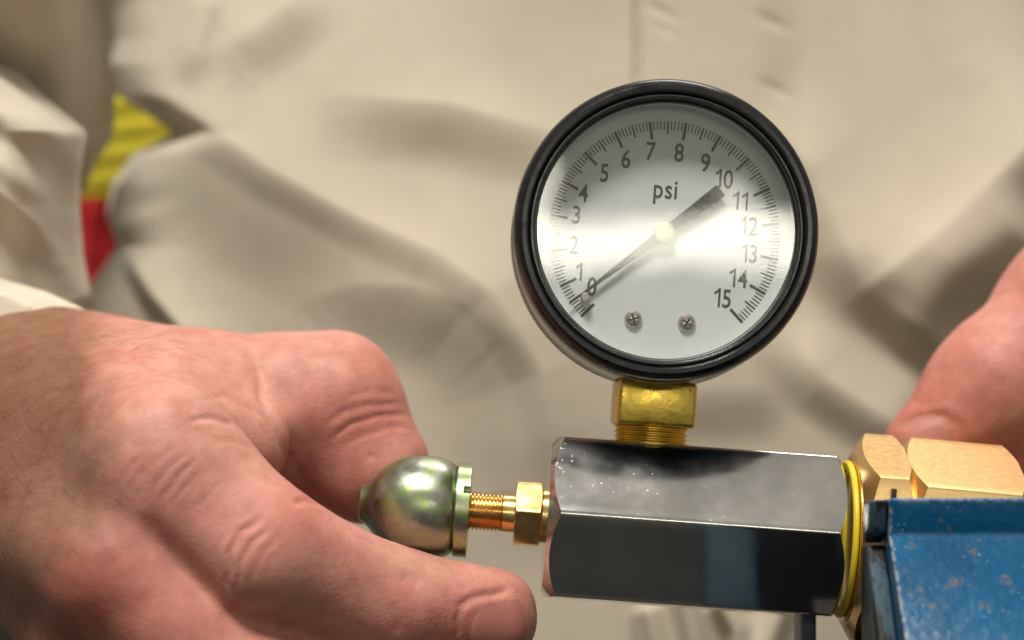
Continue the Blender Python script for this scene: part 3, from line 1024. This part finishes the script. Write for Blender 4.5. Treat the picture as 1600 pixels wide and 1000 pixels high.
def dial_screw(px, py, rot):
    x, z = dial_xy(px, py)
    M = GC @ Matrix.Translation((x * 1e-3, 0, z * 1e-3))
    sc = lathe_obj('screw', [(0, -8.0), (1.0, -7.95), (1.55, -7.75), (1.8, -7.4), (1.85, -7.02), (0, -7.02)], M_SCREW, gauge, n=36, M=M)
    bm = bmesh.new()
    for ang in (rot, rot + 90):
        cc, ss = math.cos(R(ang)), math.sin(R(ang))
        vs_ = []
        for (l, w) in ((-1.15, -0.2), (1.15, -0.2), (1.15, 0.2), (-1.15, 0.2)):
            vs_.append(bm.verts.new(((l * cc - w * ss) * 1e-3, (-8.02 - (0.006 if ang != rot else 0)) * 1e-3, (l * ss + w * cc) * 1e-3)))
        bm.faces.new(vs_)
    bm_obj('cross_slot_shade', bm, M_DARKIN, sc, smooth=False)  # flat dark cross on the head, painting the shade of its recess
dial_screw(989, 501, 20)
dial_screw(1072, 507, 62)
xx, zz = dial_xy(914, 468)
lathe_obj('stop_pin', [(0, -9.6), (0.7, -9.55), (0.95, -9.3), (1.0, -7.0), (0, -7.0)], M_PIN, gauge, n=28, M=GC @ Matrix.Translation((xx * 1e-3, 0, zz * 1e-3)))
# brass stem: square wrench block and threaded foot
stem = box('stem_block', (0.1, 0, 7.8), (16.2, 15.5, 9.4), M_BRASS_STEM, gauge, 0.9, Matrix.Rotation(R(2), 4, 'Z'))
prof = [(0, 4.4), (7.5, 4.3), (7.9, 3.9)]
z = 3.7
while z > -1.2:
    prof += [(7.7, z), (7.1, z - 0.35), (7.1, z - 0.45), (7.7, z - 0.85)]
    z -= 1.0
prof += [(7.0, -1.4), (0, -1.4)]
lathe_obj('stem_thread', prof, M_BRASS_STEM, stem, axis='Z', n=64)

# ------------------------------------------------------------------ chrome hex coupling
cp = P(1082, 825, 0)
coup = empty('hex_coupling', cp, 'chrome-plated long hexagonal coupling block under the gauge stem', 'pipe fitting', (0, ROLL, 0))
hex_body('hex_bar', 60.2, 18.9, M_CHROME, coup, R(9), 15.3, 16.2, 0.75, 1.4, x0=-30.6)

# ------------------------------------------------------------------ left brass nipple
nip = empty('brass_nipple', P(850, 806, 0), 'small brass nipple with hex nut and fine thread left of chrome block', 'pipe fitting', (0, ROLL, 0))
hex_body('hex_nut', 5.6, 7.35, M_BRASS_BRIGHT, nip, R(10), 5.9, 6.0, 0.30, 0.35, x0=-6.2)
lathe_obj('shoulder', [(0, -0.8), (5.4, -0.8), (5.7, -0.4), (5.7, 0.6), (0, 0.6)], M_BRASS_BRIGHT, nip, axis='X', n=48)
prof = [(0, -16.8), (3.3, -16.8)]
x = -16.6
while x < -9.2:
    prof += [(3.55, x), (4.1, x + 0.32), (4.1, x + 0.42), (3.55, x + 0.72)]
    x += 0.8
prof += [(3.9, -8.6), (3.95, -6.1), (0, -6.1)]
lathe_obj('thread', prof, M_BRASS_BRIGHT, nip, axis='X', n=48)

# ------------------------------------------------------------------ domed nut
dm = empty('domed_nut', P(722, 797, 0), 'shiny greenish domed metal nut pinched between thumb and finger', 'nut', (0, ROLL, 0))
q = 0.1333
dome = [(0, -21.4), (3.0, -21.4), (3.6, -21.2), (3.9, -20.7), (4.2, -20.2)]
for (xp, r) in ((578, 38), (586, 48), (596, 58), (608, 67), (622, 74.5), (638, 79), (655, 81), (675, 80.5), (690, 78), (701, 74), (708, 70), (711, 66)):
    dome.append((r * q * 1.0, (xp - 722) * q))
dome += [(0, (711 - 722) * q)]
lathe_obj('dome', dome, M_ZINC, dm, axis='X', n=96)
lathe_obj('flange', [(0, -1.44), (9.55, -1.44), (9.8, -1.2), (9.8, 0.15), (0, 0.15)], M_ZINC, dm, axis='X', n=96)
# notched front half of the flange
pts = []
for i in range(180):
    a = 360 * i / 180
    rad = 9.8
    if 27 < a < 36:
        rad = 8.2
    pts.append((-rad * math.cos(R(a)), rad * math.sin(R(a))))
bm = bmesh.new()
A = [bm.verts.new((0.151e-3, p[0] * 1e-3, p[1] * 1e-3)) for p in pts]
B = [bm.verts.new((1.5e-3, p[0] * 1e-3, p[1] * 1e-3)) for p in pts]
bm.faces.new(A); bm.faces.new(B)
for i in range(180):
    j = (i + 1) % 180
    bm.faces.new((A[i], A[j], B[j], B[i]))
bm_obj('notched_rim', bm, M_ZINC, dm, sharp=30)

# ------------------------------------------------------------------ right-hand brass fittings
bs = empty('brass_bushing', P(1318, 842, 0), 'brass hex bushing with yellow seal between chrome block and blue clamp', 'pipe fitting', (0, ROLL, 0))
lathe_obj('seal_ring', [(14.5, -0.7), (15.9, -0.8), (16.3, -0.45), (16.4, 0.0), (16.2, 0.35), (14.5, 0.45)], M_TAPE, bs, axis='X', n=96, closed=True)
lathe_obj('collar', [(0, 0.6), (17.0, 0.6), (17.2, 0.7), (17.2, 0.9), (0, 0.9)], M_BRASS_BRIGHT, bs, axis='X', n=96)
hx = hex_body('hex_nut', 10.0, 22.5, M_BRASS_SATIN, bs, R(40), 17.8, 20.0, 0.6, 0.5, x0=0.8)
lathe_obj('neck', [(0, 10.7), (17.3, 10.7), (17.3, 11.6), (0, 11.6)], M_BRASS_BRIGHT, bs, axis='X', n=64)
box('slot_shade', (6.2, -18.6, 10.2), (0.7, 2.0, 4.6), M_DARKIN, bs, 0.1)  # solid dark strip in place of a shaded groove

pg = empty('brass_plug', P(1388, 849, 0), 'larger satin brass hex fitting above blue clamp at right edge', 'pipe fitting', (0, R(5.2), 0))
lathe_obj('thread', [(0, -2.2), (16.8, -2.2), (17.3, -1.8), (16.8, -1.3), (17.3, -0.9), (16.8, -0.4), (17.3, 0), (17.3, 0.9), (0, 0.9)], M_BRASS_BRIGHT, pg, axis='X', n=64)
hex_body('hex_body', 23.6, 22.6, M_BRASS_SATIN, pg, R(37), 19.0, 19.9, 0.75, 0.6, x0=-1.2 + 1.9)
lathe_obj('outlet', [(0, 24.0), (15.0, 24.0), (15.4, 24.6), (15.4, 75), (0, 75)], M_BRASS_BRIGHT, pg, axis='X', n=64)

# ------------------------------------------------------------------ blue clamp
cl = empty('pipe_clamp', P(1480, 1040, -30), 'chipped blue painted metal clamp body in front of the brass fittings', 'clamp')
def prism(name, sect, xa, xb, mat, parent, bev=0.6):
    """section points (photo y, depth mm) between photo x edges (taken at each point's own depth)."""
    bm = bmesh.new()
    o0 = Vector(parent.location)
    ws = []
    refx = [(P(xa, 800, -30)).x, (P(xb, 800, -30)).x]
    rows = []
    for xw in refx:
        row = []
        for (py, y) in sect:
            p = P(0, py, y)
            row.append(bm.verts.new(Vector((xw, p.y, p.z)) - o0))
        rows.append(row)
    n = len(sect)
    bm.faces.new(rows[0]); bm.faces.new(rows[1][::-1])
    for i in range(n):
        j = (i + 1) % n
        bm.faces.new((rows[0][i], rows[0][j], rows[1][j], rows[1][i]))
    bmesh.ops.bevel(bm, geom=list(bm.edges), offset=bev * 1e-3, segments=3, profile=0.5, affect='EDGES')
    return bm_obj(name, bm, mat, parent, sharp=45)
prism('body', [(781, -24), (778, -35), (836, -32.5), (1080, -58), (1080, -24)], 1384, 2050, M_BLUE, cl, 0.7)
prism('end_wedge', [(852, -23), (852, -29.5), (1080, -48), (1080, -23)], 1355, 1383.4, M_WEDGE, cl, 0.5)
prism('end_lug', [(784, -26), (781, -34), (832, -32), (850, -27)], 1354, 1383.5, M_WEDGE, cl, 0.7)
prism('lower_arm', [(945, 16), (945, 4), (1080, 4), (1080, 16)], 1292, 1318, M_PALEBLUE, cl, 1.0)
prism('cross_bar', [(1020, -22), (1020, 8), (1080, 8), (1080, -22)], 1297, 1400, M_PIT, cl, 1.0)

prism('base', [(1240, -20), (1240, -150), (1330, -150), (1330, -20)], 1130, 1230, M_REFLBLUE, cl, 1.5)  # unseen block added so the chrome's lower face reflects blue
prism('reflected_block', [(1225, -20), (1225, -150), (1330, -150), (1330, -20)], 1232, 1700, M_MATT, cl, 1.5)  # unseen black block added to darken the chrome's reflection
